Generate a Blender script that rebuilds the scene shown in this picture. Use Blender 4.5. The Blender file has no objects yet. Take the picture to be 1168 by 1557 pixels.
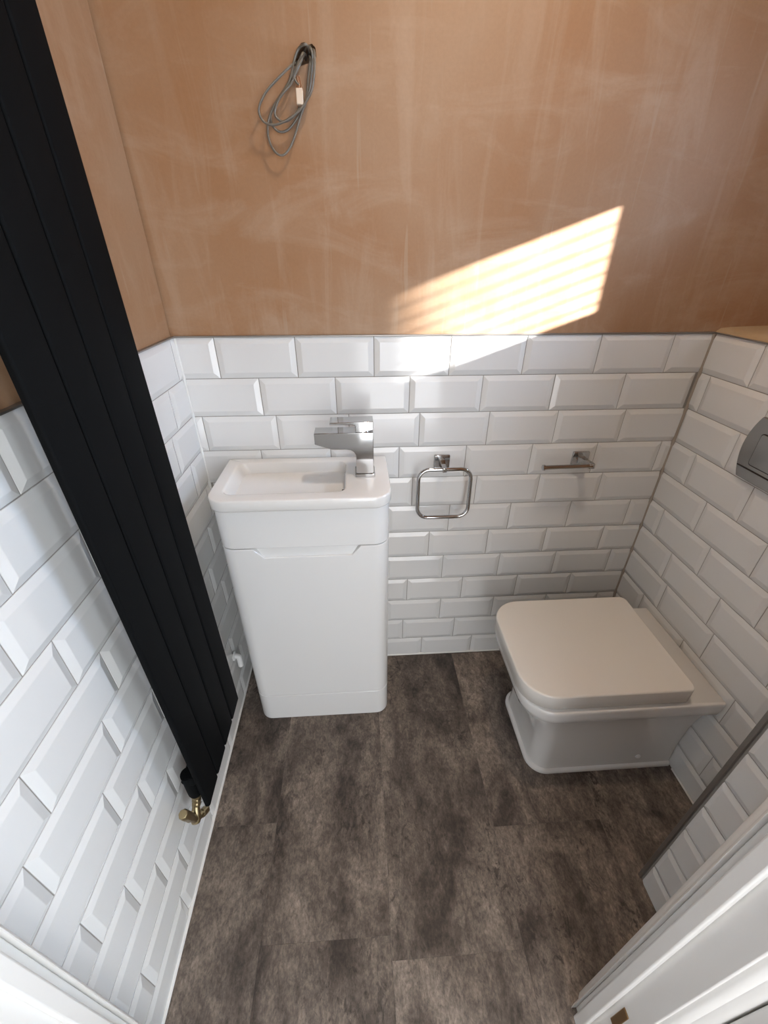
import bpy, bmesh, math, random
from mathutils import Vector, Matrix
random.seed(7)
scene = bpy.context.scene
C = scene.collection
PI = math.pi

# ------------------------------------------------------------------ camera
ZT = 1.214                      # height of the tiled dado above the floor
F_PX, IMG_W, IMG_H = 634.8, 1168, 1557
CAM = Vector((0.4577, -1.1484, 0.1730 + ZT))
ROT = (Matrix.Rotation(math.radians(-3.565), 4, 'Z') @ Matrix.Rotation(math.radians(58.582), 4, 'X')
       @ Matrix.Rotation(math.radians(0.106), 4, 'Z'))
cd = bpy.data.cameras.new('camera'); cam = bpy.data.objects.new('camera', cd); C.objects.link(cam)
cd.sensor_fit = 'HORIZONTAL'; cd.sensor_width = 36.0; cd.lens = F_PX / IMG_W * 36.0
cd.clip_start = 0.01
cam.matrix_world = Matrix.Translation(CAM) @ ROT
scene.camera = cam

# ------------------------------------------------------------------ light
scene.view_settings.view_transform = 'Standard'
scene.view_settings.look = 'None'
scene.view_settings.gamma = 1.0
scene.view_settings.use_curve_mapping = False
scene.view_settings.exposure = 0.42

world = bpy.data.worlds.new('World'); scene.world = world; world.use_nodes = True
bg = world.node_tree.nodes['Background']
bg.inputs[0].default_value = (0.72, 0.85, 1.0, 1); bg.inputs[1].default_value = 0.35

def lamp(name, kind, loc, direction, energy, color, **kw):
    l = bpy.data.lights.new(name, kind); l.energy = energy; l.color = color
    for k, v in kw.items(): setattr(l, k, v)
    o = bpy.data.objects.new(name, l); C.objects.link(o); o.location = loc
    o.rotation_euler = Vector(direction).to_track_quat('-Z', 'Y').to_euler()
    return o
SUN_DIR = (-1.0, 0.5, -0.35)
lamp('sun', 'SUN', (4, -2, 4), SUN_DIR, 40.0, (1.0, 0.96, 0.94), angle=math.radians(0.75))
# daylight at the bathroom window and at the glazed end of the hall
lamp('window_daylight', 'AREA', (2.60, -0.72, 1.72), (-0.92, 0.25, -0.10), 205.0, (0.54, 0.72, 1.0),
     shape='RECTANGLE', size=1.15, size_y=1.1)
lamp('hall_daylight', 'AREA', (0.85, -2.36, 1.10), (0, 1, 0), 19.0, (0.97, 0.98, 1.0),
     shape='RECTANGLE', size=0.76, size_y=1.96)
lamp('hall_end_daylight', 'AREA', (2.15, -1.75, 1.25), (-1, 0, 0), 19.0, (0.84, 0.94, 1.0),
     shape='RECTANGLE', size=0.86, size_y=1.76)

lamp('lid_fill_lamp', 'AREA', (0.78, -0.50, 2.385), (0, 0, -1), 5.2, (1.0, 0.80, 0.60), shape='DISK', size=0.09)  # warm fill added at the ceiling, out of view, to brighten the toilet lid

# ------------------------------------------------------------------ materials
def new_mat(name):
    m = bpy.data.materials.new(name); m.use_nodes = True
    nt = m.node_tree; b = nt.nodes['Principled BSDF']
    return m, nt, b
def srgb(r, g, b):
    f = lambda c: ((c / 255 + 0.055) / 1.055) ** 2.4 if c / 255 > 0.04045 else c / 255 / 12.92
    return (f(r), f(g), f(b), 1)
def plain(name, col, rough=0.5, metal=0.0, bump=0.0, bscale=40.0, coat=0.0):
    m, nt, b = new_mat(name)
    b.inputs['Base Color'].default_value = col
    b.inputs['Roughness'].default_value = rough
    b.inputs['Metallic'].default_value = metal
    b.inputs['Coat Weight'].default_value = coat
    b.inputs['Coat Roughness'].default_value = 0.05
    tc = nt.nodes.new('ShaderNodeTexCoord'); n = nt.nodes.new('ShaderNodeTexNoise')
    nt.links.new(tc.outputs['Object'], n.inputs['Vector']); n.inputs['Scale'].default_value = bscale
    if bump:
        bp = nt.nodes.new('ShaderNodeBump'); bp.inputs['Strength'].default_value = bump
        bp.inputs['Distance'].default_value = 0.002
        nt.links.new(n.outputs['Fac'], bp.inputs['Height']); nt.links.new(bp.outputs['Normal'], b.inputs['Normal'])
    else:
        mr = nt.nodes.new('ShaderNodeMapRange'); mr.inputs['To Min'].default_value = max(0, rough - 0.03)
        mr.inputs['To Max'].default_value = rough + 0.03
        nt.links.new(n.outputs['Fac'], mr.inputs['Value']); nt.links.new(mr.outputs['Result'], b.inputs['Roughness'])
    return m

def plaster(name, c1, c2, c3):
    m, nt, b = new_mat(name); L = nt.links.new
    tc = nt.nodes.new('ShaderNodeTexCoord')
    def noise(scale, detail, rough, sc=(1, 1, 1), rot=(0, 0, 0), dist=0.0):
        mp = nt.nodes.new('ShaderNodeMapping'); mp.inputs['Scale'].default_value = sc; mp.inputs['Rotation'].default_value = rot
        L(tc.outputs['Object'], mp.inputs['Vector'])
        n = nt.nodes.new('ShaderNodeTexNoise'); n.inputs['Scale'].default_value = scale
        n.inputs['Detail'].default_value = detail; n.inputs['Roughness'].default_value = rough; n.inputs['Distortion'].default_value = dist
        L(mp.outputs['Vector'], n.inputs['Vector']); return n
    def mix(fac, a, bb, blend='MIX'):
        mx = nt.nodes.new('ShaderNodeMix'); mx.data_type = 'RGBA'; mx.blend_type = blend
        if hasattr(fac, 'links') or hasattr(fac, 'is_output'): L(fac, mx.inputs[0])
        else: mx.inputs[0].default_value = fac
        for i, v in ((6, a), (7, bb)):
            if isinstance(v, tuple): mx.inputs[i].default_value = v
            else: L(v, mx.inputs[i])
        return mx.outputs[2]
    def ramp(out, lo, hi):
        r = nt.nodes.new('ShaderNodeMapRange'); r.inputs['From Min'].default_value = lo; r.inputs['From Max'].default_value = hi
        r.clamp = True; L(out, r.inputs['Value']); return r.outputs['Result']
    big = noise(2.2, 4, 0.55, dist=0.6)
    col = mix(ramp(big.outputs['Fac'], 0.35, 0.65), c1, c2)
    stroke = noise(3.0, 5, 0.6, sc=(1.0, 1.0, 3.2), rot=(0, 0.7, 0), dist=1.2)     # trowel sweeps
    m1 = nt.nodes.new('ShaderNodeMath'); m1.operation = 'MULTIPLY'; m1.inputs[1].default_value = 0.55
    L(ramp(stroke.outputs['Fac'], 0.50, 0.76), m1.inputs[0])
    col = mix(m1.outputs[0], col, c3)
    stroke2 = noise(5.0, 4, 0.6, sc=(4.0, 4.0, 0.6), dist=0.8)
    m2 = nt.nodes.new('ShaderNodeMath'); m2.operation = 'MULTIPLY'; m2.inputs[1].default_value = 0.45
    L(ramp(stroke2.outputs['Fac'], 0.5, 0.75), m2.inputs[0])
    col = mix(m2.outputs[0], col, c3)
    fine = noise(140, 3, 0.6)
    mf = nt.nodes.new('ShaderNodeMapRange'); mf.inputs['To Min'].default_value = 0.9; mf.inputs['To Max'].default_value = 1.08
    L(fine.outputs['Fac'], mf.inputs['Value'])
    col = mix(1.0, col, mf.outputs['Result'], 'MULTIPLY')
    scr = noise(9, 2, 0.5, sc=(6, 6, 0.35), rot=(0, 0.25, 0))
    m3 = nt.nodes.new('ShaderNodeMath'); m3.operation = 'MULTIPLY'; m3.inputs[1].default_value = 0.35
    L(ramp(scr.outputs['Fac'], 0.68, 0.74), m3.inputs[0])
    col = mix(m3.outputs[0], col, (0.42, 0.32, 0.23, 1))
    L(col, b.inputs['Base Color'])
    b.inputs['Roughness'].default_value = 0.62
    bp = nt.nodes.new('ShaderNodeBump'); bp.inputs['Strength'].default_value = 0.25; bp.inputs['Distance'].default_value = 0.004
    L(stroke.outputs['Fac'], bp.inputs['Height'])
    bp2 = nt.nodes.new('ShaderNodeBump'); bp2.inputs['Strength'].default_value = 0.12; bp2.inputs['Distance'].default_value = 0.001
    L(fine.outputs['Fac'], bp2.inputs['Height']); L(bp.outputs['Normal'], bp2.inputs['Normal'])
    L(bp2.outputs['Normal'], b.inputs['Normal'])
    return m

def stone_vinyl(name):
    m, nt, b = new_mat(name); L = nt.links.new
    tc = nt.nodes.new('ShaderNodeTexCoord'); oi = nt.nodes.new('ShaderNodeObjectInfo')
    off = nt.nodes.new('ShaderNodeVectorMath'); off.operation = 'MULTIPLY_ADD'
    cmb = nt.nodes.new('ShaderNodeCombineXYZ')
    for i in range(3): L(oi.outputs['Random'], cmb.inputs[i])
    L(cmb.outputs[0], off.inputs[0]); off.inputs[1].default_value = (23.0, 41.0, 13.0); L(tc.outputs['Object'], off.inputs[2])
    sq = nt.nodes.new('ShaderNodeVectorMath'); sq.operation = 'MULTIPLY'; sq.inputs[1].default_value = (1.25, 0.72, 1.0); L(off.outputs[0], sq.inputs[0])
    def noise(scale, detail, rough, dist=0.0):
        n = nt.nodes.new('ShaderNodeTexNoise'); n.inputs['Scale'].default_value = scale; n.inputs['Detail'].default_value = detail
        n.inputs['Roughness'].default_value = rough; n.inputs['Distortion'].default_value = dist
        L(sq.outputs[0], n.inputs['Vector']); return n
    n1 = noise(6.5, 8, 0.62, 0.5)
    r1 = nt.nodes.new('ShaderNodeValToRGB'); L(n1.outputs['Fac'], r1.inputs['Fac'])
    e = r1.color_ramp.elements
    e[0].position = 0.36; e[0].color = srgb(64, 55, 50)
    e[1].position = 0.66; e[1].color = srgb(141, 128, 117)
    x = e.new(0.47); x.color = srgb(101, 90, 82)
    n2 = noise(34, 6, 0.7, 1.2)
    r2 = nt.nodes.new('ShaderNodeMapRange'); r2.inputs['From Min'].default_value = 0.54; r2.inputs['From Max'].default_value = 0.62; L(n2.outputs['Fac'], r2.inputs['Value'])
    gate = nt.nodes.new('ShaderNodeMapRange'); gate.inputs['From Min'].default_value = 0.44; gate.inputs['From Max'].default_value = 0.6
    n4 = noise(4.0, 3, 0.5, 0.2); L(n4.outputs['Fac'], gate.inputs['Value'])
    mul = nt.nodes.new('ShaderNodeMath'); mul.operation = 'MULTIPLY'; L(r2.outputs['Result'], mul.inputs[0]); L(gate.outputs['Result'], mul.inputs[1])
    mul2 = nt.nodes.new('ShaderNodeMath'); mul2.operation = 'MULTIPLY'; L(mul.outputs[0], mul2.inputs[0]); mul2.inputs[1].default_value = 0.75
    mx = nt.nodes.new('ShaderNodeMix'); mx.data_type = 'RGBA'; L(mul2.outputs[0], mx.inputs[0]); L(r1.outputs['Color'], mx.inputs[6]); mx.inputs[7].default_value = srgb(44, 37, 34)
    n3 = noise(150, 4, 0.7, 0.3)
    r3 = nt.nodes.new('ShaderNodeMapRange'); r3.inputs['From Min'].default_value = 0.3; r3.inputs['From Max'].default_value = 0.7; r3.inputs['To Min'].default_value = 0.6; r3.inputs['To Max'].default_value = 1.4; L(n3.outputs['Fac'], r3.inputs['Value'])
    n5 = noise(46, 8, 0.78, 0.6)
    r5 = nt.nodes.new('ShaderNodeMapRange'); r5.inputs['From Min'].default_value = 0.36; r5.inputs['From Max'].default_value = 0.64
    r5.inputs['To Min'].default_value = 0.55; r5.inputs['To Max'].default_value = 1.45; L(n5.outputs['Fac'], r5.inputs['Value'])
    m5 = nt.nodes.new('ShaderNodeMath'); m5.operation = 'MULTIPLY'; L(r3.outputs['Result'], m5.inputs[0]); L(r5.outputs['Result'], m5.inputs[1])
    tone = nt.nodes.new('ShaderNodeMapRange'); tone.inputs['To Min'].default_value = 0.72; tone.inputs['To Max'].default_value = 0.98; L(oi.outputs['Random'], tone.inputs['Value'])
    mm = nt.nodes.new('ShaderNodeMath'); mm.operation = 'MULTIPLY'; L(m5.outputs[0], mm.inputs[0]); L(tone.outputs['Result'], mm.inputs[1])
    mx2 = nt.nodes.new('ShaderNodeMix'); mx2.data_type = 'RGBA'; mx2.blend_type = 'MULTIPLY'; mx2.inputs[0].default_value = 1.0
    L(mx.outputs[2], mx2.inputs[6]); L(mm.outputs[0], mx2.inputs[7])
    L(mx2.outputs[2], b.inputs['Base Color'])
    rr = nt.nodes.new('ShaderNodeMapRange'); rr.inputs['To Min'].default_value = 0.42; rr.inputs['To Max'].default_value = 0.65; L(n1.outputs['Fac'], rr.inputs['Value'])
    L(rr.outputs['Result'], b.inputs['Roughness'])
    bp = nt.nodes.new('ShaderNodeBump'); bp.inputs['Strength'].default_value = 0.25; bp.inputs['Distance'].default_value = 0.0015
    L(n2.outputs['Fac'], bp.inputs['Height']); L(bp.outputs['Normal'], b.inputs['Normal'])
    return m

def glass_mat(name, frosted=False):
    m = bpy.data.materials.new(name); m.use_nodes = True; nt = m.node_tree; nt.nodes.clear()
    out = nt.nodes.new('ShaderNodeOutputMaterial'); mix = nt.nodes.new('ShaderNodeMixShader')
    tr = nt.nodes.new('ShaderNodeBsdfTransparent'); tr.inputs[0].default_value = (0.97, 0.98, 0.98, 1)
    if frosted:
        o = nt.nodes.new('ShaderNodeBsdfTranslucent'); o.inputs[0].default_value = (0.92, 0.95, 1.0, 1); mix.inputs[0].default_value = 1.0
    else:
        o = nt.nodes.new('ShaderNodeBsdfGlossy'); o.inputs['Roughness'].default_value = 0.02
        fr = nt.nodes.new('ShaderNodeFresnel'); nt.links.new(fr.outputs[0], mix.inputs[0])
    nt.links.new(tr.outputs[0], mix.inputs[1]); nt.links.new(o.outputs[0], mix.inputs[2]); nt.links.new(mix.outputs[0], out.inputs[0])
    return m

M = dict(
    tile=plain('white_glazed_ceramic', (0.70, 0.70, 0.69, 1), 0.11, bump=0.05, bscale=14),
    grout=plain('pale_grey_grout', srgb(150, 146, 140), 0.85, bump=0.3, bscale=300),
    plaster=plaster('raw_pink_plaster', srgb(163, 132, 104), srgb(153, 112, 76), srgb(178, 152, 128)),
    ledge=plain('raw_plaster_ledge', srgb(180, 157, 126), 0.8, bump=0.6, bscale=60),
    white_wall=plain('white_wall_paint', (0.8, 0.79, 0.77, 1), 0.7, bump=0.1, bscale=120),
    gloss_white=plain('white_gloss_woodwork', (0.8, 0.78, 0.75, 1), 0.28, bump=0.05, bscale=60),
    unit=plain('white_gloss_lacquer', (0.78, 0.78, 0.77, 1), 0.14, coat=0.3),
    ceramic=plain('white_sanitaryware', (0.8, 0.79, 0.77, 1), 0.1, coat=0.4),
    seat=plain('white_seat_plastic', (0.78, 0.75, 0.7, 1), 0.22),
    chrome=plain('polished_chrome', (0.50, 0.50, 0.50, 1), 0.07, 1.0),
    satin=plain('satin_chrome', (0.42, 0.42, 0.42, 1), 0.25, 1.0),
    steel_trim=plain('grey_tile_trim', (0.3, 0.28, 0.26, 1), 0.4, 0.8),
    black=plain('matt_anthracite_black', (0.006, 0.0065, 0.007, 1), 0.55, bump=0.06, bscale=600),
    brass=plain('aged_nickel_brass', (0.42, 0.34, 0.2, 1), 0.3, 1.0),
    bronze=plain('brown_bronze_hinge', (0.3, 0.18, 0.08, 1), 0.4, 0.9),
    cable=plain('grey_cable_sheath', srgb(112, 107, 98), 0.4),
    copper=plain('bare_copper', (0.75, 0.4, 0.22, 1), 0.3, 1.0),
    clear=plain('translucent_connector', (0.72, 0.6, 0.48, 1), 0.25),
    dark=plain('dark_void', (0.02, 0.015, 0.012, 1), 0.9),
    corner_grout=plain('brown_grey_grout', srgb(158, 148, 138), 0.8, bump=0.3, bscale=200),
    silicone=plain('white_silicone', (0.72, 0.72, 0.7, 1), 0.35),
    white_plastic=plain('white_plastic', (0.8, 0.8, 0.79, 1), 0.35),
    floor=stone_vinyl('dark_stone_vinyl'),
    glass=glass_mat('clear_glass'), frosted=glass_mat('frosted_glass', True),
)

M['black'].node_tree.nodes['Principled BSDF'].inputs['Specular IOR Level'].default_value = 0.02
# ------------------------------------------------------------------ helpers
ORG = {}
def new_obj(name, verts, faces, mat, parent=None, origin=None, smooth=False, bevel=0.0, seg=2, angle=40):
    vs = [Vector(v) for v in verts]
    lo = Vector([min(v[i] for v in vs) for i in range(3)]); hi = Vector([max(v[i] for v in vs) for i in range(3)])
    org = Vector(origin) if origin is not None else Vector(((lo.x + hi.x) / 2, (lo.y + hi.y) / 2, lo.z if parent is None else (lo.z + hi.z) / 2))
    me = bpy.data.meshes.new(name); me.from_pydata([v - org for v in vs], [], faces); me.materials.append(M[mat])
    bm = bmesh.new(); bm.from_mesh(me); bmesh.ops.recalc_face_normals(bm, faces=bm.faces); bm.to_mesh(me); bm.free()
    if smooth:
        me.polygons.foreach_set('use_smooth', [True] * len(me.polygons))
        try: me.set_sharp_from_angle(angle=math.radians(angle))
        except Exception: pass
    o = bpy.data.objects.new(name, me); C.objects.link(o)
    ORG[o.name] = org
    if parent is not None:
        o.parent = parent; o.location = org - ORG[parent.name]
    else: o.location = org
    if bevel:
        b = o.modifiers.new('bevel', 'BEVEL'); b.width = bevel; b.segments = seg; b.limit_method = 'ANGLE'; b.angle_limit = math.radians(35)
        me.polygons.foreach_set('use_smooth', [True] * len(me.polygons))
        try: me.set_sharp_from_angle(angle=math.radians(50))
        except Exception: pass
        b.harden_normals = False
    return o
def empty(name, loc, parent=None):
    o = bpy.data.objects.new(name, None); C.objects.link(o); o.empty_display_size = 0.05
    ORG[o.name] = Vector(loc)
    o.location = Vector(loc) - (ORG[parent.name] if parent else Vector((0, 0, 0)))
    if parent: o.parent = parent
    return o
def tag(o, label, cat, group=None):
    o['label'] = label; o['category'] = cat
    if group: o['group'] = group
    return o
def structure(o, label, cat):
    o['kind'] = 'structure'; o['label'] = label; o['category'] = cat; return o
def boxvf(x0, x1, y0, y1, z0, z1):
    v = [(x, y, z) for z in (z0, z1) for x, y in ((x0, y0), (x1, y0), (x1, y1), (x0, y1))]
    f = [(0, 3, 2, 1), (4, 5, 6, 7), (0, 1, 5, 4), (1, 2, 6, 5), (2, 3, 7, 6), (3, 0, 4, 7)]
    return v, f
def box(name, b, mat, parent=None, bevel=0.0, **kw):
    v, f = boxvf(*b); return new_obj(name, v, f, mat, parent, bevel=bevel, **kw)
def merge(*parts):
    V, Fc = [], []
    for v, f in parts:
        n = len(V); V += list(v); Fc += [tuple(i + n for i in q) for q in f]
    return V, Fc
def prism(poly, a0, a1, axis='z'):
    """extrude a polygon: axis z -> poly (x,y); axis y -> poly (x,z)"""
    n = len(poly)
    mk = (lambda p, a: (p[0], p[1], a)) if axis == 'z' else (lambda p, a: (p[0], a, p[1])) if axis == 'y' else (lambda p, a: (a, p[0], p[1]))
    v = [mk(p, a0) for p in poly] + [mk(p, a1) for p in poly]
    f = [tuple(range(n))[::-1], tuple(range(n, 2 * n))] + [(i, (i + 1) % n, n + (i + 1) % n, n + i) for i in range(n)]
    return v, f
def loft(loops, cap0=True, cap1=True):
    n = len(loops[0]); V = [p for l in loops for p in l]; Fc = []
    for k in range(len(loops) - 1):
        a, b = k * n, (k + 1) * n
        Fc += [(a + i, a + (i + 1) % n, b + (i + 1) % n, b + i) for i in range(n)]
    if cap0: Fc.append(tuple(range(n))[::-1])
    if cap1: Fc.append(tuple(range((len(loops) - 1) * n, len(loops) * n)))
    return V, Fc
def rrect(x0, x1, y0, y1, r, seg=8):
    """rounded rectangle; r = (x0y0, x1y0, x1y1, x0y1) radii"""
    if not isinstance(r, (tuple, list)): r = (r,) * 4
    pts = []
    for (cx, cy, sx, sy, a0, rr) in ((x0, y0, 1, 1, PI, r[0]), (x1, y0, -1, 1, 1.5 * PI, r[1]), (x1, y1, -1, -1, 0, r[2]), (x0, y1, 1, -1, 0.5 * PI, r[3])):
        for k in range(seg + 1):
            a = a0 + 0.5 * PI * k / seg
            pts.append((cx + sx * rr + rr * math.cos(a), cy + sy * rr + rr * math.sin(a)))
    return pts
def circ(c, u, v, r, n):
    return [tuple(c + u * (r * math.cos(2 * PI * k / n)) + v * (r * math.sin(2 * PI * k / n))) for k in range(n)]
def frame(d):
    d = d.normalized(); a = Vector((0, 0, 1)) if abs(d.z) < 0.9 else Vector((1, 0, 0))
    u = d.cross(a).normalized(); return u, d.cross(u)
def tube(path, r, n=10, closed=False):
    P = [Vector(p) for p in path]; m = len(P); loops = []
    u = None
    for i in range(m):
        d = (P[(i + 1) % m] - P[i - 1]) if closed else (P[min(i + 1, m - 1)] - P[max(i - 1, 0)])
        d.normalize()
        if u is None: u, v = frame(d)
        else:
            u = (u - d * u.dot(d)).normalized(); v = d.cross(u)
        loops.append(circ(P[i], u, v, r if not callable(r) else r(i), n))
    if closed:
        V, Fc = loft(loops, False, False); a, b = (m - 1) * n, 0
        # match the seam by the closest rotation
        best = min(range(n), key=lambda s: sum((Vector(loops[-1][k]) - Vector(loops[0][(k + s) % n])).length for k in range(n)))
        Fc += [(a + i, a + (i + 1) % n, b + (i + 1 + best) % n, b + (i + best) % n) for i in range(n)]
        return V, Fc
    return loft(loops)
def cyl(p0, p1, r0, r1=None, n=20):
    p0, p1 = Vector(p0), Vector(p1); u, v = frame(p1 - p0)
    return loft([circ(p0, u, v, r0, n), circ(p1, u, v, r0 if r1 is None else r1, n)])
def turned(p0, p1, prof, n=20):
    """lathe along p0->p1; prof = [(t 0..1, radius)]"""
    p0, p1 = Vector(p0), Vector(p1); u, v = frame(p1 - p0)
    return loft([circ(p0.lerp(p1, t), u, v, r, n) for t, r in prof])
def spline(pts, per=8, closed=False):
    P = [Vector(p) for p in pts]; n = len(P); out = []
    rng = range(n) if closed else range(n - 1)
    for i in rng:
        g = (lambda k: P[k % n]) if closed else (lambda k: P[max(0, min(n - 1, k))])
        p0, p1, p2, p3 = g(i - 1), g(i), g(i + 1), g(i + 2)
        for k in range(per):
            t = k / per
            out.append(0.5 * ((2 * p1) + (p2 - p0) * t + (2 * p0 - 5 * p1 + 4 * p2 - p3) * t * t + (3 * p1 - p0 - 3 * p2 + p3) * t ** 3))
    if not closed: out.append(P[-1])
    return out
def pix(px, py, axis, val):
    """photo pixel -> point on the plane axis=val (the surface the thing touches)"""
    d = ROT.to_3x3() @ Vector(((px - IMG_W / 2) / F_PX, -(py - IMG_H / 2) / F_PX, -1.0))
    return CAM + d * ((val - CAM[axis]) / d[axis])

# ------------------------------------------------------------------ room shell
WR = 1.4186                    # right (boxed-in) tiled wall
YN = -0.962                    # room face of the wall with the doorway
XO = 1.75                      # inner face of the outer wall with the window
NX, NY = 1.159, -0.757         # wall return beside the door
CEIL = 2.4
PL = 0.006                     # plaster lies this far behind the tile lip

# floor
floor = structure(box('floor', (-0.1, 1.9, -2.4, 0.1, -0.06, -0.003), 'grout'), 'dark stone-effect vinyl tile floor of the cloakroom', 'floor')
def floor_tile(x0, x1, y0, y1):
    g = 0.0001
    o = box('floor_tile', (x0 + g, x1 - g, y0 + g, y1 - g, -0.003, 0.0), 'floor', floor, bevel=0.0002, seg=1); return o
cols = [(0.0, 0.187, [-0.573]), (0.187, 0.497, [-0.215]), (0.497, 0.807, [-0.258]), (0.807, 1.117, [-0.010, -0.620]), (1.117, 1.417, [-0.30])]
for x0, x1, joints in cols:
    ys = [0.0]
    y = max(joints)
    while y > -1.3:
        ys.append(y); y -= 0.610
    ys.append(-1.3)
    for a, b in zip(ys[:-1], ys[1:]):
        if a - b > 0.005 and not (x0 > 1.1 and b < -0.97): floor_tile(x0, x1, max(b, -1.3), a)

# back wall with a ragged cable hole
def wall_back():
    x0, x1, z0, z1, yf = -0.1, 1.9, -0.06, CEIL, PL
    hole = []
    hz = [(600, 410), (640, 330), (670, 230), (710, 170), (750, 160), (790, 195), (830, 175), (870, 220), (880, 320), (850, 380), (780, 400), (730, 420), (660, 440)]
    for (a, b) in hz:
        p = pix(360 + a / 7.3, 40 + b / 7.3, 1, 0.0); hole.append((p.x, p.z))
    bm = bmesh.new()
    rect = [bm.verts.new((x, yf, z)) for x, z in ((x0, z0), (x1, z0), (x1, z1), (x0, z1))]
    hv = [bm.verts.new((x, yf, z)) for x, z in hole]
    ed = [bm.edges.new((r[i], r[(i + 1) % len(r)])) for r in (rect, hv) for i in range(len(r))]
    bmesh.ops.triangle_fill(bm, edges=ed, use_beauty=True, use_dissolve=False)
    hb = [bm.verts.new((x, yf + 0.05, z)) for x, z in hole]
    n = len(hv)
    for i in range(n): bm.faces.new((hv[i], hv[(i + 1) % n], hb[(i + 1) % n], hb[i]))
    bm.faces.new(hb)
    rb = [bm.verts.new((x, yf + 0.1, z)) for x, z in ((x0, z0), (x1, z0), (x1, z1), (x0, z1))]
    for i in range(4): bm.faces.new((rect[i], rect[(i + 1) % 4], rb[(i + 1) % 4], rb[i]))
    bm.faces.new(rb)
    bm.verts.index_update()
    V = [tuple(v.co) for v in bm.verts]; Fc = [tuple(v.index for v in f.verts) for f in bm.faces]; bm.free()
    return new_obj('wall_back', V, Fc, 'plaster')
wall_b = structure(wall_back(), 'back wall with bare pink plaster over white bevelled metro tiles', 'wall')
wall_l = structure(box('wall_left', (-0.1 - PL, -PL, -1.10, 0.0, -0.06, CEIL), 'plaster'), 'left wall with white bevelled tiles behind the black radiator', 'wall')
wall_r = structure(box('wall_right', (WR + PL, XO, NY, PL, -0.06, ZT - 0.004), 'plaster'), 'boxed-in right wall of white tiles behind the toilet', 'wall')
wall_n = structure(box('wall_return', (NX + PL, 1.9, YN, NY, -0.06, CEIL), 'plaster'), 'narrow tiled wall return beside the white door frame', 'wall')

# tiles -----------------------------------------------------------
TW, TH, PX_, PZ_ = 0.200, 0.100, 0.202, 0.102
BV, FH = 0.0135, 0.0042
GR = 0.0014                     # grout recess
def tile_mesh(u0, u1, v0, v1):
    """part of a full bevelled tile (local u 0..TW, v 0..TH, w = outwards) cut to u0..u1, v0..v1"""
    bm = bmesh.new()
    def ring(i, w): return [bm.verts.new(p) for p in ((i, i, w), (TW - i, i, w), (TW - i, TH - i, w), (i, TH - i, w))]
    e = 0.0008
    rs = [ring(0, -0.005), ring(0, -0.0004), ring(e, 0.0), ring(BV, FH - 0.0002), ring(BV + 0.0012, FH)]
    for a, b in zip(rs[:-1], rs[1:]):
        for i in range(4): bm.faces.new((a[i], a[(i + 1) % 4], b[(i + 1) % 4], b[i]))
    bm.faces.new(rs[-1])
    for co, no, t in (((u0, 0, 0), (-1, 0, 0), u0 > 1e-4), ((u1, 0, 0), (1, 0, 0), u1 < TW - 1e-4), ((0, v0, 0), (0, -1, 0), v0 > 1e-4), ((0, v1, 0), (0, 1, 0), v1 < TH - 1e-4)):
        if t:
            g = bm.verts[:] + bm.edges[:] + bm.faces[:]
            bmesh.ops.bisect_plane(bm, geom=g, plane_co=co, plane_no=no, clear_outer=True)
            be = [x for x in bm.edges if x.is_boundary and abs((x.verts[0].co - Vector(co)).dot(Vector(no))) < 1e-6 and abs((x.verts[1].co - Vector(co)).dot(Vector(no))) < 1e-6]
            if be:
                try: bmesh.ops.contextual_create(bm, geom=be)
                except Exception: pass
    bmesh.ops.recalc_face_normals(bm, faces=bm.faces)
    c = Vector(((u0 + u1) / 2, (v0 + v1) / 2, 0))
    for v in bm.verts: v.co -= c
    me = bpy.data.meshes.new('tile'); bm.to_mesh(me); bm.free(); me.materials.append(M['tile']); return me
FULL = tile_mesh(0, TW, 0, TH)
CACHE = {}
def tile_wall(wall, org, ux, wn, length, offs, start=0.004, end=None):
    """tile rows; ux = direction along the wall (from the corner), wn = outward normal, offs[row] = first joint"""
    ux, wn = Vector(ux), Vector(wn); up = Vector((0, 0, 1))
    end = length if end is None else end
    for r, off in enumerate(offs):
        ztop = ZT - r * PZ_ - 0.001; zb = max(ztop - TH, 0.004)
        o = off - 0.001
        while o > start: o -= PX_
        # o = left end of a tile pitch
        a = o + 0.002
        while a < end:
            u0, u1 = max(a, start), min(a + TW, end)
            if u1 - u0 > 0.008:
                key = (round(u0 - a, 4), round(u1 - a, 4), round(zb - (ztop - TH), 4))
                if key[0] == 0 and abs(key[1] - TW) < 1e-4 and key[2] == 0: me = FULL
                else:
                    if key not in CACHE: CACHE[key] = tile_mesh(u0 - a, u1 - a, zb - (ztop - TH), TH)
                    me = CACHE[key]
                t = bpy.data.objects.new('tile', me); C.objects.link(t); t.parent = wall
                p = Vector(org) + ux * ((u0 + u1) / 2) + up * ((zb + ztop) / 2)
                rt = Matrix((ux, up, wn)).transposed()
                if rt.determinant() < 0: rt = Matrix((-ux, up, wn)).transposed()
                tilt = Matrix.Rotation(random.gauss(0, 0.0022), 3, 'X') @ Matrix.Rotation(random.gauss(0, 0.0022), 3, 'Y')
                t.matrix_local = Matrix.Translation(p - ORG[wall.name]) @ (rt @ tilt).to_4x4()
            a += PX_
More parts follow.
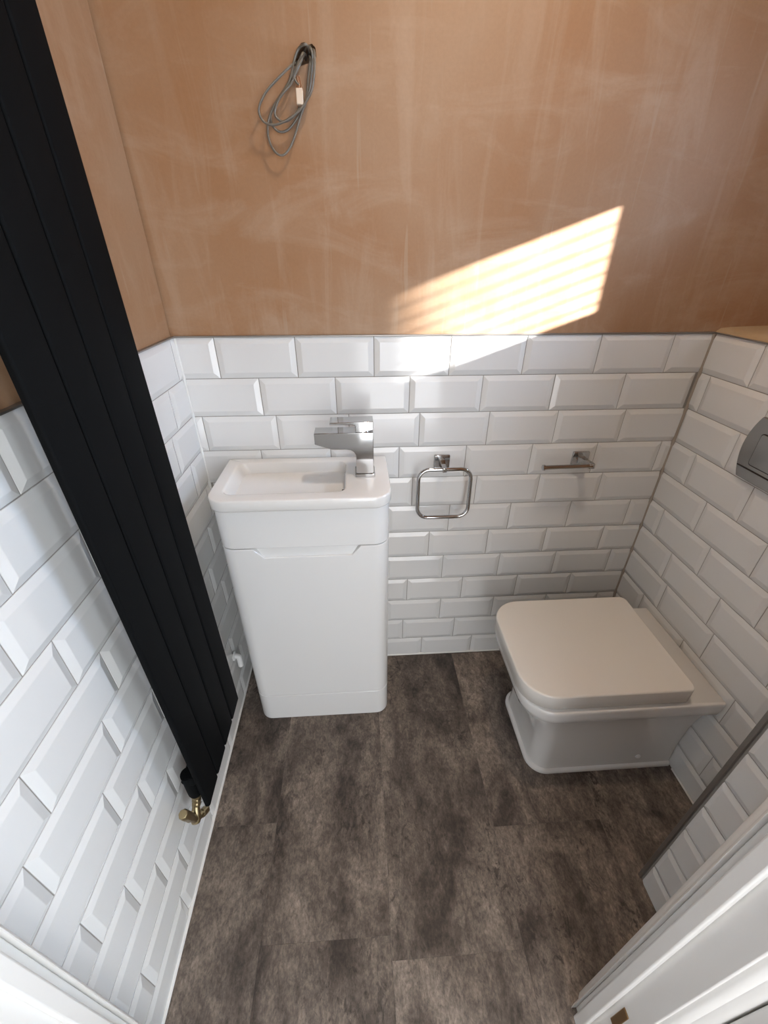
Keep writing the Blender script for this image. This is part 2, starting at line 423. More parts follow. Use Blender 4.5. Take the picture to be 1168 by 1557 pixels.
# ux,up,wn must be right handed: when it is not, the tile is mirrored, so walls are tiled from the proper end
def bed(wall, b): return box('grout_bed', b, 'grout', wall)
bed(wall_b, (0.0, WR, GR, PL, 0.0, ZT)); bed(wall_l, (-PL, -GR, YN, 0.0, 0.0, ZT))
bed(wall_r, (WR + GR, WR + PL, NY, 0.0, 0.0, ZT)); bed(wall_n, (NX + GR, NX + PL, YN, NY, 0.0, ZT))
B_OFF = [0.098, 0.195, 0.025, 0.574, 0.618, 0.743, 0.682, 0.737, 0.614, 0.743, 0.603, 0.681]
L_OFF = [0.021, 0.105, 0.153, 0.091, 0.026, 0.087, 0.154, 0.091, 0.014, 0.1475, 0.086, 0.144]
R_OFF = [0.164, 0.041, 0.000, 0.100, 0.198, 0.069, 0.162, 0.195, 0.126, 0.004, 0.162, 0.060]
tile_wall(wall_b, (0, 0, 0), (1, 0, 0), (0, -1, 0), WR, B_OFF, start=0.006, end=WR - 0.007)
# left wall: run from the door towards the corner so that (u, up, out) is right handed
LL = -YN
tile_wall(wall_l, (0, YN, 0), (0, 1, 0), (1, 0, 0), LL, [(LL - o) % PX_ for o in L_OFF], start=0.002, end=LL - 0.0015)
tile_wall(wall_r, (WR, 0, 0), (0, -1, 0), (-1, 0, 0), -NY, R_OFF, start=0.0045)
tile_wall(wall_n, (NX, NY, 0), (0, -1, 0), (-1, 0, 0), YN - NY, [0.0] * 12, start=0.006, end=NY - YN - 0.002)

# tile trims, corner grout, silicone
structure(box('trim_1', (0.0, WR, -0.0035, PL, ZT, ZT + 0.003), 'steel_trim'), 'thin grey metal trim along the top of the back wall tiles', 'tile trim')
structure(box('trim_2', (-PL, 0.0035, YN, -0.0036, ZT, ZT + 0.003), 'steel_trim'), 'thin grey metal trim along the top of the left wall tiles', 'tile trim')
structure(box('trim_3', (WR - 0.0035, WR + PL, NY, -0.0036, ZT, ZT + 0.003), 'steel_trim'), 'thin dark trim along the top of the boxed-in wall tiles', 'tile trim')
structure(box('trim_4', (NX - 0.0040, NX + PL + 0.004, NY, NY + 0.009, 0.0, ZT), 'steel_trim', bevel=0.001), 'dark grey vertical edge trim on the wall return tiles', 'tile trim')
v, f = tube([(0.003, -0.004, 0.004), (0.003, YN + 0.03, 0.004)], 0.006, 8)
structure(new_obj('trim_5', v, f, 'silicone', smooth=True), 'white silicone bead between the left wall and floor', 'sealant')
v, f = tube([(0.54, -0.003, 0.003), (WR - 0.006, -0.003, 0.003)], 0.004, 8)
structure(new_obj('trim_6', v, f, 'silicone', smooth=True), 'white silicone bead between the back wall and floor', 'sealant')
v, f = tube([(WR - 0.003, -0.50, 0.003), (WR - 0.003, NY + 0.011, 0.003)], 0.004, 8)
structure(new_obj('trim_7', v, f, 'silicone', smooth=True), 'white silicone bead between the boxed-in wall and floor', 'sealant')

v, f = tube([(WR - 0.0035, -0.0035, 0.004), (WR - 0.0035, -0.0035, ZT - 0.001)], 0.0048, 10)
structure(new_obj('trim_9', v, f, 'corner_grout', smooth=True), 'brownish grey sealed joint in the corner above the toilet', 'sealant')
v, f = tube([(0.003, -0.003, 0.004), (0.003, -0.003, ZT - 0.001)], 0.0042, 10)
structure(new_obj('trim_10', v, f, 'silicone', smooth=True), 'white sealed joint in the corner behind the vanity unit', 'sealant')

# raw plaster ledge on top of the boxed-in wall
def ledge():
    xs = [WR - 0.001, WR + 0.012, WR + 0.04, WR + 0.09, WR + 0.15, WR + 0.22, XO]
    n = 26; V = []; Fc = []
    for j in range(n + 1):
        y = 0.005 + (NY - 0.005) * j / n
        for i, x in enumerate(xs):
            h = [0.004, 0.009, 0.012, 0.014, 0.018, 0.02, 0.021][i] * (0.75 + 0.35 * math.sin(j * 1.7 + i * 0.9) * 0.5 + random.uniform(0, 0.22))
            V.append((x + (random.uniform(0, 0.004) if i < 2 else 0), y, ZT + (0.003 + h if i else 0.0032)))
    m = len(xs)
    for j in range(n):
        for i in range(m - 1):
            a = j * m + i; Fc.append((a, a + 1, a + m + 1, a + m))
    nb = len(V)
    for (x, y) in ((xs[0], 0.005), (XO, 0.005), (XO, NY), (xs[0], NY)): V.append((x, y, ZT - 0.003 if x > xs[0] else ZT + 0.003))
    return new_obj('trim_8', V, Fc, 'ledge', smooth=True)
structure(ledge(), 'rough pale plaster ledge on top of the boxed-in wall', 'ledge')

# outer wall with the window
WY0, WY1, WZ0, WZ1 = -0.74, -0.331, ZT + 0.279, ZT + 0.552
def outer_wall():
    return merge(boxvf(XO, 1.85, NY, WY0, ZT - 0.2, CEIL), boxvf(XO, 1.85, WY1, PL, ZT - 0.2, CEIL),
                 boxvf(XO, 1.85, WY0, WY1, ZT - 0.2, WZ0), boxvf(XO, 1.85, WY0, WY1, WZ1, CEIL))
v, f = outer_wall()
structure(new_obj('wall_outer', v, f, 'plaster'), 'outer wall with the small window above the ledge', 'wall')
win = structure(empty('window_1', (1.80, -0.49, WZ0)), 'small white window above the plaster ledge', 'window')
fr = 0.012
for b in ((1.78, 1.82, WY0, WY0 + fr, WZ0, WZ1), (1.78, 1.82, WY1 - fr * 0.5, WY1, WZ0, WZ1), (1.78, 1.82, WY0, WY1, WZ0, WZ0 + 0.02), (1.80, 1.84, WY0, WY1, WZ1 - fr, WZ1)):
    box('window_frame', b, 'gloss_white', win)
TRZ = ZT + 0.299
box('pane', (1.798, 1.802, WY0, WY1, TRZ, WZ1 - fr), 'glass', win)
for k in range(7):
    z = TRZ + 0.03 + k * 0.0335
    v, f = prism([(1.80 + 0.006 - 0.0065, z - 0.0012), (1.80 + 0.0195, z + 0.0048 - 0.0012), (1.80 + 0.0195, z + 0.006), (1.80 + 0.006 - 0.0065, z + 0.0008)], WY0 + fr, WY1 - fr * 0.5, 'y')
    v = [(x + 0.003, y, zz) for x, y, zz in v]
    new_obj('blind_slat', v, f, 'white_plastic', win)

# tall unseen wall added outside: its far edge trims the low sun softly
structure(box('wall_sun_blocker', (8.66, 9.0, -9.0, -4.16, -0.06, 8.0), 'white_wall'), 'tall unseen wall added outside to soften the edge of the sun patch', 'wall')

# wall with the doorway, ceiling, hall
DX0, DX1, DH = 0.018, 0.888, 2.0         # lining faces and head
YH = -1.036                              # hall face of that wall
v, f = merge(boxvf(-0.5, DX0 - 0.02, YH, YN - 0.0, -0.06, CEIL), boxvf(DX1 + 0.02, 1.9, YH, YN, -0.06, CEIL), boxvf(DX0 - 0.02, DX1 + 0.02, YH, YN, DH + 0.02, CEIL))
structure(new_obj('wall_front', v, f, 'plaster'), 'plastered wall around the white door frame', 'wall')
structure(box('ceiling', (-0.12, 1.95, YN, 0.11, CEIL, CEIL + 0.08), 'plaster'), 'bare pink plaster ceiling of the cloakroom', 'ceiling')
structure(box('ceiling_hall', (-0.6, 2.4, -2.5, YN, CEIL, CEIL + 0.08), 'white_wall'), 'plain white ceiling of the hall', 'ceiling')
v, f = merge(boxvf(-0.6, 0.45, -2.5, -2.4, -0.06, CEIL), boxvf(1.25, 2.3, -2.5, -2.4, -0.06, CEIL), boxvf(0.45, 1.25, -2.5, -2.4, -0.06, 0.08), boxvf(0.45, 1.25, -2.5, -2.4, 2.12, CEIL), boxvf(-0.6, -0.5, -2.4, YN, -0.06, CEIL))
structure(new_obj('wall_hall', v, f, 'white_wall'), 'white painted walls of the hall behind the doorway', 'wall')
v, f = merge(boxvf(2.2, 2.3, -2.4, -2.2, -0.06, CEIL), boxvf(2.2, 2.3, -1.3, YN, -0.06, CEIL), boxvf(2.2, 2.3, -2.2, -1.3, -0.06, 0.35), boxvf(2.2, 2.3, -2.2, -1.3, 2.15, CEIL), boxvf(1.9, 2.2, YH, YN, -0.06, CEIL))
structure(new_obj('wall_hall_end', v, f, 'white_wall'), 'white end wall of the hall', 'wall')
he = structure(empty('window_3', (2.25, -1.75, 0.35)), 'frosted window at the end of the hall', 'window')
box('pane', (2.248, 2.252, -2.2, -1.3, 0.35, 2.15), 'frosted', he)
for yy in (-2.2, -1.77, -1.34): box('window_frame', (2.225, 2.275, yy, yy + 0.04, 0.35, 2.15), 'gloss_white', he)
hw = structure(empty('window_2', (0.95, -2.45, 0.08)), 'tall obscured glass panel in the back of the hall', 'window')
box('pane', (0.45, 1.25, -2.452, -2.448, 0.08, 2.12), 'frosted', hw)
for xx in (0.45, 0.83, 1.21): box('window_frame', (xx, xx + 0.04, -2.475, -2.425, 0.08, 2.12), 'gloss_white', hw)
structure(box('floor_hall', (-0.5, 2.2, -2.4, -1.3, -0.003, 0.0), 'floor'), 'dark vinyl floor of the hall outside', 'floor')

# door frame -------------------------------------------------------
door = structure(empty('door_1', (0.45, -1.0, 0.0)), 'white painted door frame with the door folded back', 'door frame')
cas = [(0.878, YN), (0.879, -0.9605), (0.884, -0.957), (0.891, -0.9555), (0.897, -0.953), (0.901, -0.947), (0.906, -0.941), (0.913, -0.9375), (0.922, -0.937), (0.938, -0.937), (0.942, -0.940), (0.943, YN)]
v, f = prism(cas, 0.0, DH + 0.06); new_obj('architrave', v, f, 'gloss_white', door, smooth=True)
casl = [(0.0282, YN), (0.028, -0.9605), (0.024, -0.957), (0.017, -0.9555), (0.010, -0.953), (0.0047, -0.950), (0.0047, YN)]
v, f = prism(casl, 0.0, DH + 0.06); new_obj('architrave', v, f, 'gloss_white', door, smooth=True)
box('architrave', (0.0047, 0.943, YN, -0.94, DH - 0.01 + 0.07, DH + 0.13), 'gloss_white', door, bevel=0.004)
box('door_lining', (DX1, DX1 + 0.02, YH, YN, 0, DH), 'gloss_white', door, bevel=0.0015)
box('door_lining', (DX0 - 0.02, DX0, YH, YN, 0, DH), 'gloss_white', door, bevel=0.0015)
box('door_lining', (DX0 - 0.02, DX1 + 0.02, YH, YN, DH, DH + 0.02), 'gloss_white', door, bevel=0.0015)
box('door_stop', (DX1 - 0.012, DX1, -0.994, -0.973, 0, DH), 'gloss_white', door, bevel=0.003, seg=3)
box('door_stop', (DX0, DX0 + 0.012, -0.996, -0.975, 0, DH), 'gloss_white', door, bevel=0.003, seg=3)
hc = [(0.893, YH), (0.8935, -1.040), (0.897, -1.045), (0.903, -1.0475), (0.905, -1.052), (0.911, -1.0565), (0.92, -1.058), (0.95, -1.058), (0.952, YH)]
v, f = prism(hc, 0.0, DH + 0.06); new_obj('architrave', v, f, 'gloss_white', door, smooth=True)
v, f = prism([(0.9062 - 0.8935 - x + 0.9 - 0.9 + 0.8935, y) for x, y in hc], 0.0, DH + 0.06); new_obj('architrave', v, f, 'gloss_white', door, smooth=True)
for zc in (0.235, 1.75):
    box('hinge', (DX1 - 0.0022, DX1 + 0.0006, -1.017, -1.0035, zc - 0.045, zc + 0.04), 'bronze', door, bevel=0.003, seg=3)
# door leaf folded back against the hall wall
leaf = box('door_leaf', (0.914, 1.68, -1.102, -1.0595, 0.006, DH - 0.004), 'gloss_white', door, bevel=0.002)

# ------------------------------------------------------------------ vanity unit
def zr(z): return z + ZT
VX0, VX1, VYF = 0.083, 0.529, -0.251
van = tag(empty('vanity_unit', ((VX0 + VX1) / 2, -0.125, 0)), 'white gloss floor-standing vanity unit under the small basin', 'vanity unit')
VY1 = -0.0075
def upath(x0, x1, yf, yb, r, n=10):
    """open U path: back-left -> round the front -> back-right"""
    p = [(x0, yb), (x0, (yb + yf) / 2)]
    for k in range(n + 1):
        a = PI + 0.5 * PI * k / n; p.append((x0 + r + r * math.cos(a), yf + r + r * math.sin(a)))
    xs = [x0 + r + (x1 - x0 - 2 * r) * t / 40 for t in range(1, 40)]
    p += [(x, yf) for x in xs]
    for k in range(n + 1):
        a = 1.5 * PI + 0.5 * PI * k / n; p.append((x1 - r + r * math.cos(a), yf + r + r * math.sin(a)))
    return p + [(x1, (yb + yf) / 2), (x1, yb)]
def ushell(z0, ztop, t=0.016):
    out = upath(VX0, VX1, VYF, VY1, 0.042); inn = upath(VX0 + t, VX1 - t, VYF + t, VY1, 0.042 - t)
    loops = []
    n = len(out)
    e = 0.0018
    for (ox, oy), (ix, iy) in zip(out, inn):
        zt = ztop(ox) if callable(ztop) else ztop
        d = Vector((ix - ox, iy - oy)).normalized() * e
        loops.append([(ox, oy, z0 + e), (ox + d.x, oy + d.y, z0), (ix, iy, z0), (ix, iy, zt), (ox + d.x, oy + d.y, zt), (ox, oy, zt - e)])
    return loft(loops)
def door_top(x):
    a, b, c, d = 0.170, 0.196, 0.428, 0.452; top, low = zr(-0.4795), zr(-0.508)
    if x <= a or x >= d: return top
    if x < b: return top + (low - top) * (x - a) / (b - a)
    if x > c: return low + (top - low) * (x - c) / (d - c)
    return low
# denser door path so that the notch corners are crisp
_up = upath
def upath(x0, x1, yf, yb, r, n=10):
    p = [(x0, yb), (x0, (yb + yf) / 2)]
    for k in range(n + 1):
        a = PI + 0.5 * PI * k / n; p.append((x0 + r + r * math.cos(a), yf + r + r * math.sin(a)))
    p += [(x, yf) for x in (0.150, 0.1699, 0.1702, 0.1785, 0.187, 0.1958, 0.1962, 0.25, 0.31, 0.37, 0.4278, 0.4282, 0.436, 0.444, 0.4518, 0.4522, 0.47)]
    for k in range(n + 1):
        a = 1.5 * PI + 0.5 * PI * k / n; p.append((x1 - r + r * math.cos(a), yf + r + r * math.sin(a)))
    return p + [(x1, (yb + yf) / 2), (x1, yb)]
v, f = prism(rrect(VX0 + 0.017, VX1 - 0.017, VYF + 0.024, VY1, (0.02, 0.02, 0.002, 0.002)), 0.03, zr(-0.474)); new_obj('carcass', v, f, 'unit', van)
v, f = ushell(zr(-0.4770), zr(-0.3635)); new_obj('upper_panel', v, f, 'unit', van, smooth=True)
v, f = ushell(zr(-1.0895), door_top); vd = new_obj('door', v, f, 'unit', van, smooth=True)
v, f = ushell(0.0005, zr(-1.0915)); new_obj('plinth', v, f, 'unit', van, smooth=True)
# scooped finger pull behind the notch
sc = []
for k in range(7):
    t = k / 6; sc.append((VYF + 0.0165 - 0.012 * math.sin(t * PI / 2) ** 2, zr(-0.476) + (zr(-0.512) - zr(-0.476)) * t))
V = [(x, y, z) for x in (0.166, 0.456) for y, z in sc] + [(x, VYF + 0.022, z) for x in (0.166, 0.456) for z in (sc[-1][1], sc[0][1])]
n = 7
Fc = [(i, i + 1, n + i + 1, n + i) for i in range(n - 1)]
new_obj('finger_pull', V, Fc, 'unit', vd, smooth=True)

# basin
BX0, BX1, BYF, BYB = 0.0765, 0.5345, -0.258, -0.0065
ZB = zr(-0.3300)
def basin():
    def outer(i, z, r=0.048): return [(x, y, z) for x, y in rrect(BX0 + i, BX1 - i, BYF + i, BYB - min(i, 0.002), (r - i, r - i, 0.004, 0.004), 10)]
    def inner(x0, x1, y0, y1, r, z): return [(x, y, z) for x, y in rrect(x0, x1, y0, y1, r, 10)]
    bx0, bx1, by0, by1 = 0.112, 0.416, -0.218, -0.036
    L_ = [outer(0.006, zr(-0.3625)), outer(0.002, zr(-0.361)), outer(0.0, zr(-0.357)), outer(0.0, ZB - 0.0045), outer(0.0008, ZB - 0.002), outer(0.0022, ZB - 0.0005), outer(0.0045, ZB)]
    L_ += [inner(bx0 - 0.006, bx1 + 0.006, by0 - 0.006, by1 + 0.004, 0.026, ZB), inner(bx0 - 0.002, bx1 + 0.002, by0 - 0.002, by1 + 0.001, 0.024, ZB - 0.0015), inner(bx0, bx1, by0, by1, 0.022, ZB - 0.005)]
    L_ += [inner(bx0 + 0.022, bx1 - 0.002, by0 + 0.004, by1 - 0.004, 0.022, ZB - 0.05), inner(bx0 + 0.055, bx1 - 0.005, by0 + 0.010, by1 - 0.010, 0.022, ZB - 0.105), inner(bx0 + 0.075, bx1 - 0.014, by0 + 0.022, by1 - 0.022, 0.02, ZB - 0.126), inner(bx0 + 0.095, bx1 - 0.04, by0 + 0.04, by1 - 0.04, 0.018, ZB - 0.132), inner(bx0 + 0.13, bx1 - 0.12, by0 + 0.075, by1 - 0.075, 0.008, ZB - 0.134)]
    # loops need the same vertex count
    return loft(L_)
v, f = basin()
bas = tag(empty('basin', (0.305, -0.13, zr(-0.3625))), 'white ceramic cloakroom basin with a rectangular bowl on the vanity unit', 'basin')
new_obj('bowl', v, f, 'ceramic', bas, smooth=True, angle=50)
v, f = prism(rrect(-0.197, -0.189, ZB - 0.034, ZB - 0.010, 0.0038, 4), 0.4085, 0.4155, 'x'); new_obj('overflow_slot', v, f, 'dark', bas)
v, f = turned((0.28, -0.127, ZB - 0.1345), (0.28, -0.127, ZB - 0.128), [(0, 0.022), (0.4, 0.022), (0.7, 0.019), (1.0, 0.006)], 24); new_obj('waste', v, f, 'chrome', bas, smooth=True)

# tap
TY0, TY1 = -0.142, -0.096
tap = tag(empty('basin_tap', (0.47, -0.119, ZB)), 'square chrome mixer tap with a flat lever on the basin', 'tap')
v, f = prism(rrect(0.4435, 0.4965, -0.1455, -0.0925, 0.003, 3), ZB, ZB + 0.009); new_obj('base_plate', v, f, 'chrome', tap, bevel=0.0012)
sp = [(0.343, zr(-0.2065)), (0.343, zr(-0.236)), (0.386, zr(-0.251)), (0.424, zr(-0.2515)), (0.434, zr(-0.2535)), (0.442, zr(-0.259)), (0.4465, zr(-0.267)), (0.447, zr(-0.276)), (0.447, ZB + 0.009), (0.493, ZB + 0.009), (0.493, zr(-0.2065))]
v, f = prism(sp, TY0, TY1, 'y'); new_obj('spout', v, f, 'chrome', tap, bevel=0.0013)
ld = [(0.384, zr(-0.1795)), (0.384, zr(-0.1850)), (0.440, zr(-0.1850)), (0.4465, zr(-0.187)), (0.448, zr(-0.195)), (0.448, zr(-0.2055)), (0.468, zr(-0.2055)), (0.493, zr(-0.199)), (0.493, zr(-0.178))]
v, f = prism(ld, TY0, TY1, 'y'); new_obj('lever', v, f, 'chrome', tap, bevel=0.0013)
v, f = cyl((0.470, -0.119, zr(-0.2075)), (0.470, -0.119, zr(-0.2)), 0.016); new_obj('cartridge', v, f, 'chrome', tap, smooth=True)

# ------------------------------------------------------------------ radiator
RX = 0.075
rad = tag(empty('radiator', (0.05, -0.49, zr(-0.945))), 'tall black vertical radiator of four flat panels on the tiled left wall', 'radiator')
pitch, pw = 0.0733, 0.0695
Z0, Z1 = zr(-0.945), 2.07
ynear = -0.6405
for k in range(4):
    ya = ynear + k * pitch
    prof = rrect(RX - 0.0115, RX, ya, ya + pw, (0.003, 0.0045, 0.0045, 0.003), 5)
    v, f = prism(prof, Z0, Z1); new_obj('panel', v, f, 'black', rad, smooth=True)
for zc in (zr(-0.845), Z1 - 0.05):
    v, f = turned((0.047, ynear + 0.004, zc), (0.047, ynear + 4 * pitch - 0.008, zc), [(0, 0.010), (0.01, 0.0165), (0.99, 0.0165), (1, 0.010)], 20); new_obj('collector', v, f, 'black', rad, smooth=True)
for zc in (zr(-0.70), 1.9):
    for yc in (ynear + 0.11, ynear + 0.19):
        box('bracket', (0.0046, 0.064, yc - 0.012, yc + 0.012, zc - 0.014, zc + 0.014), 'black', rad, bevel=0.002)
# tail and valve
ty = -0.622
v, f = turned((0.043, ty, zr(-0.83)), (0.043, ty, zr(-0.917)), [(0, 0.0155), (0.9, 0.0155), (1, 0.013)], 20); new_obj('tail', v, f, 'black', rad, smooth=True)
valve = empty('valve', (0.043, ty, zr(-0.99)), rad)
VXP = 0.040
c0 = Vector((0.043, ty, zr(-0.917)))
c1 = pix(298, 1224, 0, VXP); cb = pix(298, 1246, 0, VXP); cl = pix(278, 1238, 0, VXP); cr = pix(314, 1230, 0, VXP + 0.004)
v, f = turned(c0, c0 + Vector((0, 0, -0.009)), [(0, 0.010), (0.15, 0.0135), (0.85, 0.0135), (1, 0.010)], 20); new_obj('collar', v, f, 'brass', valve, smooth=True)
v, f = turned(c0 + Vector((0, 0, -0.008)), c1 + Vector((0, 0, -0.004)), [(0, 0.008), (0.2, 0.008), (0.25, 0.011), (0.5, 0.011), (0.55, 0.0095), (0.62, 0.0105), (0.9, 0.0105), (1, 0.009)], 8); new_obj('union_nut', v, f, 'brass', valve, bevel=0.0008)
v, f = turned(c1, cb + (cb - c1) * 0.25, [(0, 0.008), (0.3, 0.0095), (0.75, 0.0125), (0.95, 0.010), (1, 0.004)], 18); new_obj('valve_body', v, f, 'brass', valve, smooth=True)
v, f = turned(cb + (cb - cl) * 0.05, cl, [(0, 0.009), (0.45, 0.009), (0.5, 0.0115), (0.93, 0.0115), (1, 0.0095)], 8); so = new_obj('spindle', v, f, 'brass', valve, bevel=0.0008)
v, f = turned(cb, cr, [(0, 0.008), (0.5, 0.008), (0.55, 0.0105), (0.95, 0.0105), (1, 0.008)], 8); new_obj('inlet_nut', v, f, 'brass', valve, bevel=0.0008)
v, f = tube(spline([cr, cr + (cr - cb) * 0.35 + Vector((-0.004, 0, 0)), Vector((0.018, cr.y + 0.020, cr.z - 0.010)), Vector((0.0048, cr.y + 0.022, cr.z - 0.011))], 6), 0.0062, 12); new_obj('feed_pipe', v, f, 'white_plastic', valve, smooth=True)

# ------------------------------------------------------------------ toilet
TC = -0.343
toi = tag(empty('toilet', (1.15, TC, 0.0)), 'white back-to-wall toilet with a squared closed lid', 'toilet')
TB = WR - 0.0055
def plan(xf, xb, hw, r, rb, z, seg=12):
    return [(x, y, z) for x, y in rrect(xf, xb, TC - hw, TC + hw, (r, rb, rb, r), seg)]
sec = [  # z rel, front x, half width, front radius
    (-1.214, 0.957, 0.147, 0.058), (-1.204, 0.957, 0.147, 0.058), (-1.200, 0.960, 0.144, 0.056), (-1.198, 0.966, 0.1385, 0.052), (-1.15, 0.970, 0.135, 0.048), (-1.08, 0.968, 0.1345, 0.048),
    (-1.02, 0.955, 0.137, 0.053), (-0.97, 0.935, 0.143, 0.060), (-0.935, 0.915, 0.151, 0.070), (-0.914, 0.903, 0.157, 0.076), (-0.906, 0.893, 0.169, 0.084), (-0.895, 0.882, 0.1765, 0.088), (-0.875, 0.876, 0.1795, 0.088), (-0.855, 0.873, 0.181, 0.088), (-0.846, 0.873, 0.181, 0.088), (-0.8435, 0.8745, 0.1795, 0.087), (-0.8425, 0.878, 0.176, 0.085)]
loops = [plan(xf, TB, hw, r, 0.003, zr(z) + (0.0003 if z < -1.213 else 0)) for z, xf, hw, r in sec]
v, f = loft(loops); new_obj('pan', v, f, 'ceramic', toi, smooth=True, angle=60)
def slab(xf, xb, hw, r, rb, z0, z1, e, dome=0.0):
    st = [(e, 0), (e * 0.3, 0.0), (0, e * 0.8)]
    lp = [plan(xf + e * .5, xb - e * .5, hw - e * .5, r, rb, zr(z0)), plan(xf, xb, hw, r, rb, zr(z0) + e * .5), plan(xf, xb, hw, r, rb, zr(z1) - e)]
    for k in range(1, 6):
        a = 0.5 * PI * k / 5; i = e * (1 - math.cos(a)); lp.append(plan(xf + i, xb - i, hw - i, r - i * .6, max(rb - i * .6, 0.002), zr(z1) - e + e * math.sin(a)))
    return loft(lp)
v, f = slab(0.876, 1.305, 0.168, 0.080, 0.016, -0.8422, -0.8335, 0.002); new_obj('seat', v, f, 'seat', toi, smooth=True, angle=60)
v, f = slab(0.864, 1.314, 0.176, 0.086, 0.020, -0.8320, -0.7815, 0.0048); new_obj('lid', v, f, 'seat', toi, smooth=True, angle=60)
for s in (-1, 1):
    v, f = turned((1.30, TC + s * 0.133, zr(-1.165)), (1.30, TC + s * 0.1405, zr(-1.165)), [(0, 0.0085), (0.6, 0.0085), (0.9, 0.006), (1, 0.002)], 16); new_obj('fixing_cap', v, f, 'white_plastic', toi, smooth=True)

# flush plate
fy0, fy1, fz0, fz1 = -0.468, -0.232, zr(-0.297), zr(-0.145)
pts = []
for k in range(13):
    t = -1 + 2 * k / 12; pts.append((fy1 - 0.020 * t * t, (fz0 + fz1) / 2 + t * (fz1 - fz0) / 2))
for k in range(13):
    t = 1 - 2 * k / 12; pts.append((fy0 + 0.020 * t * t, (fz0 + fz1) / 2 + t * (fz1 - fz0) / 2))
fp = tag(empty('flush_plate', (WR - 0.005, -0.35, fz0)), 'grey chrome flush plate with bowed sides on the boxed-in wall', 'flush plate')
v, f = prism(pts, WR - 0.0135, WR - 0.0046, 'x'); new_obj('plate', v, f, 'satin', fp, bevel=0.003, seg=3)
for (a, b) in ((-0.365, -0.272), (-0.430, -0.370)):
    v, f = prism(rrect(a - 0.002, b + 0.002, fz0 + 0.038, fz1 - 0.034, 0.008, 4), WR - 0.0140, WR - 0.0133, 'x'); bz = new_obj('button_gap', v, f, 'dark', fp)
    v, f = prism(rrect(a, b, fz0 + 0.040, fz1 - 0.036, 0.007, 4), WR - 0.0160, WR - 0.0138, 'x'); new_obj('button', v, f, 'satin', fp, bevel=0.0008)
box('ridge', (WR - 0.0145, WR - 0.0133, fy0 + 0.012, fy1 - 0.012, fz0 + 0.026, fz0 + 0.029), 'dark', fp)

# ------------------------------------------------------------------ towel ring and paper holder
def rose(root, xc, zc, s=0.0235):
    v, f = prism(rrect(xc - s, xc + s, zc - s, zc + s, 0.002, 2), -0.0125, -0.0046, 'y'); new_obj('wall_plate', v, f, 'chrome', root, bevel=0.0012)
tr = tag(empty('towel_ring', (0.703, -0.03, zr(-0.36))), 'square chrome towel ring hanging on the white tiles', 'towel ring')
rose(tr, 0.703, zr(-0.354))
v, f = loft([[(0.703 + a * h, y, z + b * h) for a, b in ((-1, -1), (1, -1), (1, 1), (-1, 1))] for y, z, h in ((-0.012, zr(-0.355), 0.009), (-0.035, zr(-0.356), 0.0068), (-0.056, zr(-0.358), 0.0068), (-0.060, zr(-0.359), 0.006))]); new_obj('post', v, f, 'chrome', tr, bevel=0.001)
rc = [(x, -0.051 - (zr(-0.358) - z) * 0.06, z) for x, z in rrect(0.628, 0.785, zr(-0.517), zr(-0.3585), 0.032, 6)]
v, f = tube(rc, 0.0060, 12, closed=True); new_obj('ring', v, f, 'chrome', tr, smooth=True)
ph = tag(empty('paper_holder', (1.10, -0.03, zr(-0.36))), 'chrome toilet roll holder with an open bar on the white tiles', 'toilet roll holder')
rose(ph, 1.131, zr(-0.356), 0.0255)
v, f = loft([[(x + a * h, y, z + b * h) for a, b in ((-1, -1), (1, -1), (1, 1), (-1, 1))] for x, y, z, h in ((1.133, -0.012, zr(-0.356), 0.011), (1.139, -0.030, zr(-0.357), 0.0085), (1.1455, -0.050, zr(-0.358), 0.0085), (1.147, -0.058, zr(-0.359), 0.0075))]); new_obj('arm', v, f, 'chrome', ph, bevel=0.001)
v, f = turned((1.152, -0.052, zr(-0.3585)), (0.997, -0.052, zr(-0.3605)), [(0, 0.006), (0.02, 0.0075), (0.04, 0.0066), (0.945, 0.0066), (0.95, 0.0088), (0.99, 0.0088), (1, 0.006)], 16); new_obj('bar', v, f, 'chrome', ph, smooth=True)

# ------------------------------------------------------------------ coiled cable at the hole in the plaster
cab = tag(empty('coiled_cable', tuple(pix(440, 150, 1, -0.005))), 'grey electric cable coiled in loops from a hole in the plaster', 'cable')
def zpt(a, b, y): return pix(360 + a / 7.3, 40 + b / 7.3, 1, y)
def cable(pts, y, r=0.0022, name='cable_loop', mat='cable'):
    n = len(pts)
    P = []
    for i, p in enumerate(pts):
        yy = p[2] if len(p) > 2 else y
        P.append(zpt(p[0], p[1], yy))
    v, f = tube(spline(P, 7), r, 9); new_obj(name, v, f, mat, cab, smooth=True)
cable([(790, 330, 0.04), (800, 270, 0.005), (765, 200, -0.022), (690, 245), (640, 370), (595, 580), (520, 720), (410, 890), (355, 1040), (345, 1180), (380, 1320), (450, 1415), (525, 1425), (600, 1330), (660, 1170), (715, 980), (765, 850), (810, 690), (835, 460), (838, 300, -0.018), (800, 220, -0.012), (760, 260, 0.01), (740, 320, 0.04)], -0.012)
cable([(690, 400, 0.03), (660, 400, 0.0), (600, 440, -0.014), (480, 555), (335, 715), (255, 870), (252, 975), (310, 1065), (420, 1093), (560, 1040), (680, 950), (765, 840), (835, 700), (862, 480), (862, 300, -0.012), (845, 260, 0.01), (820, 300, 0.04)], -0.02)
cable([(740, 350, 0.04), (735, 300, -0.004), (650, 480), (560, 670), (440, 850), (378, 985), (400, 1105), (480, 1172), (580, 1140), (690, 990), (770, 800), (795, 570), (815, 380, -0.01), (800, 330, 0.03)], -0.0085)
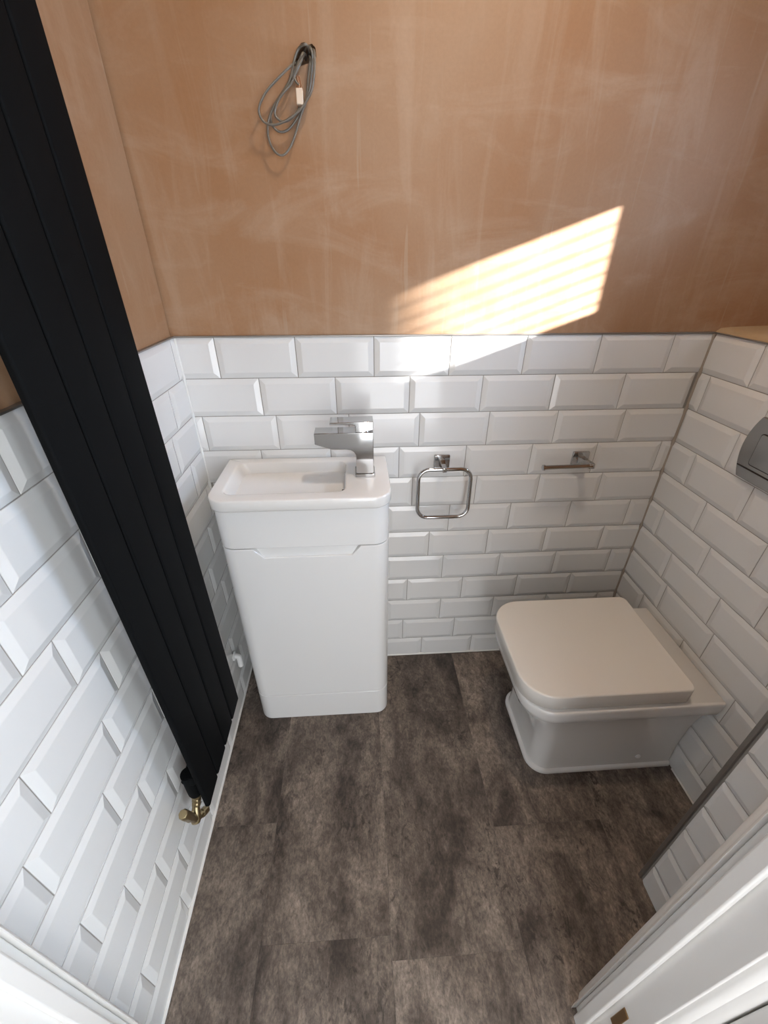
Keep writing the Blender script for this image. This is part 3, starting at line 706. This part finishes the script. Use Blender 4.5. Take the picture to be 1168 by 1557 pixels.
cable([(770, 370, 0.04), (752, 310, -0.002), (690, 440), (640, 560), (600, 640), (480, 790), (425, 930), (440, 1010), (520, 1060), (620, 1010), (700, 900)], -0.016)
a, b = zpt(655, 690, -0.016), zpt(745, 880, -0.016)
v, f = boxvf(a.x, b.x, -0.022, -0.006, b.z, a.z); new_obj('connector', v, f, 'clear', cab, bevel=0.0015)
for k in range(3):
    x = a.x + (b.x - a.x) * (0.2 + 0.3 * k)
    v, f = tube([(x, -0.014, a.z - 0.004), (x, -0.0145, a.z + 0.006), (x - 0.003, -0.016, a.z + 0.018)], 0.0012, 6); new_obj('copper_core', v, f, 'copper', cab, smooth=True)
cable([(690, 650), (650, 600), (645, 540), (690, 420), (740, 330, 0.03)], -0.0165, 0.002)

# white pipe stub on the left wall beside the vanity unit
wp = tag(empty('waste_pipe', (0.02, -0.16, zr(-1.03))), 'white plastic pipe elbow on the tiles behind the radiator and vanity unit', 'pipe')
v, f = tube(spline([(0.0048, -0.155, zr(-0.995)), (0.016, -0.156, zr(-0.995)), (0.022, -0.157, zr(-1.003)), (0.022, -0.158, zr(-1.04))], 6), 0.009, 14); new_obj('elbow', v, f, 'white_plastic', wp, smooth=True)
v, f = turned((0.0046, -0.155, zr(-0.995)), (0.010, -0.155, zr(-0.995)), [(0, 0.016), (0.6, 0.016), (1, 0.012)], 18); new_obj('wall_collar', v, f, 'white_plastic', wp, smooth=True)

# unseen fitting added in the ceiling around the lid fill lamp
dl = tag(empty('fill_fitting', (0.78, -0.50, CEIL - 0.006)), 'round white fitting added out of view in the ceiling for the fill lamp', 'ceiling light')
v, f = loft([circ(Vector((0.78, -0.50, z)), Vector((1, 0, 0)), Vector((0, 1, 0)), r, 32) for z, r in ((CEIL - 0.0005, 0.056), (CEIL - 0.006, 0.058), (CEIL - 0.009, 0.054), (CEIL - 0.006, 0.050), (CEIL - 0.0005, 0.048))], False, False)
new_obj('trim_ring', v, f, 'white_plastic', dl, smooth=True)
v, f = cyl((0.78, -0.50, CEIL - 0.004), (0.78, -0.50, CEIL - 0.001), 0.048, n=32); new_obj('lens', v, f, 'white_plastic', dl)
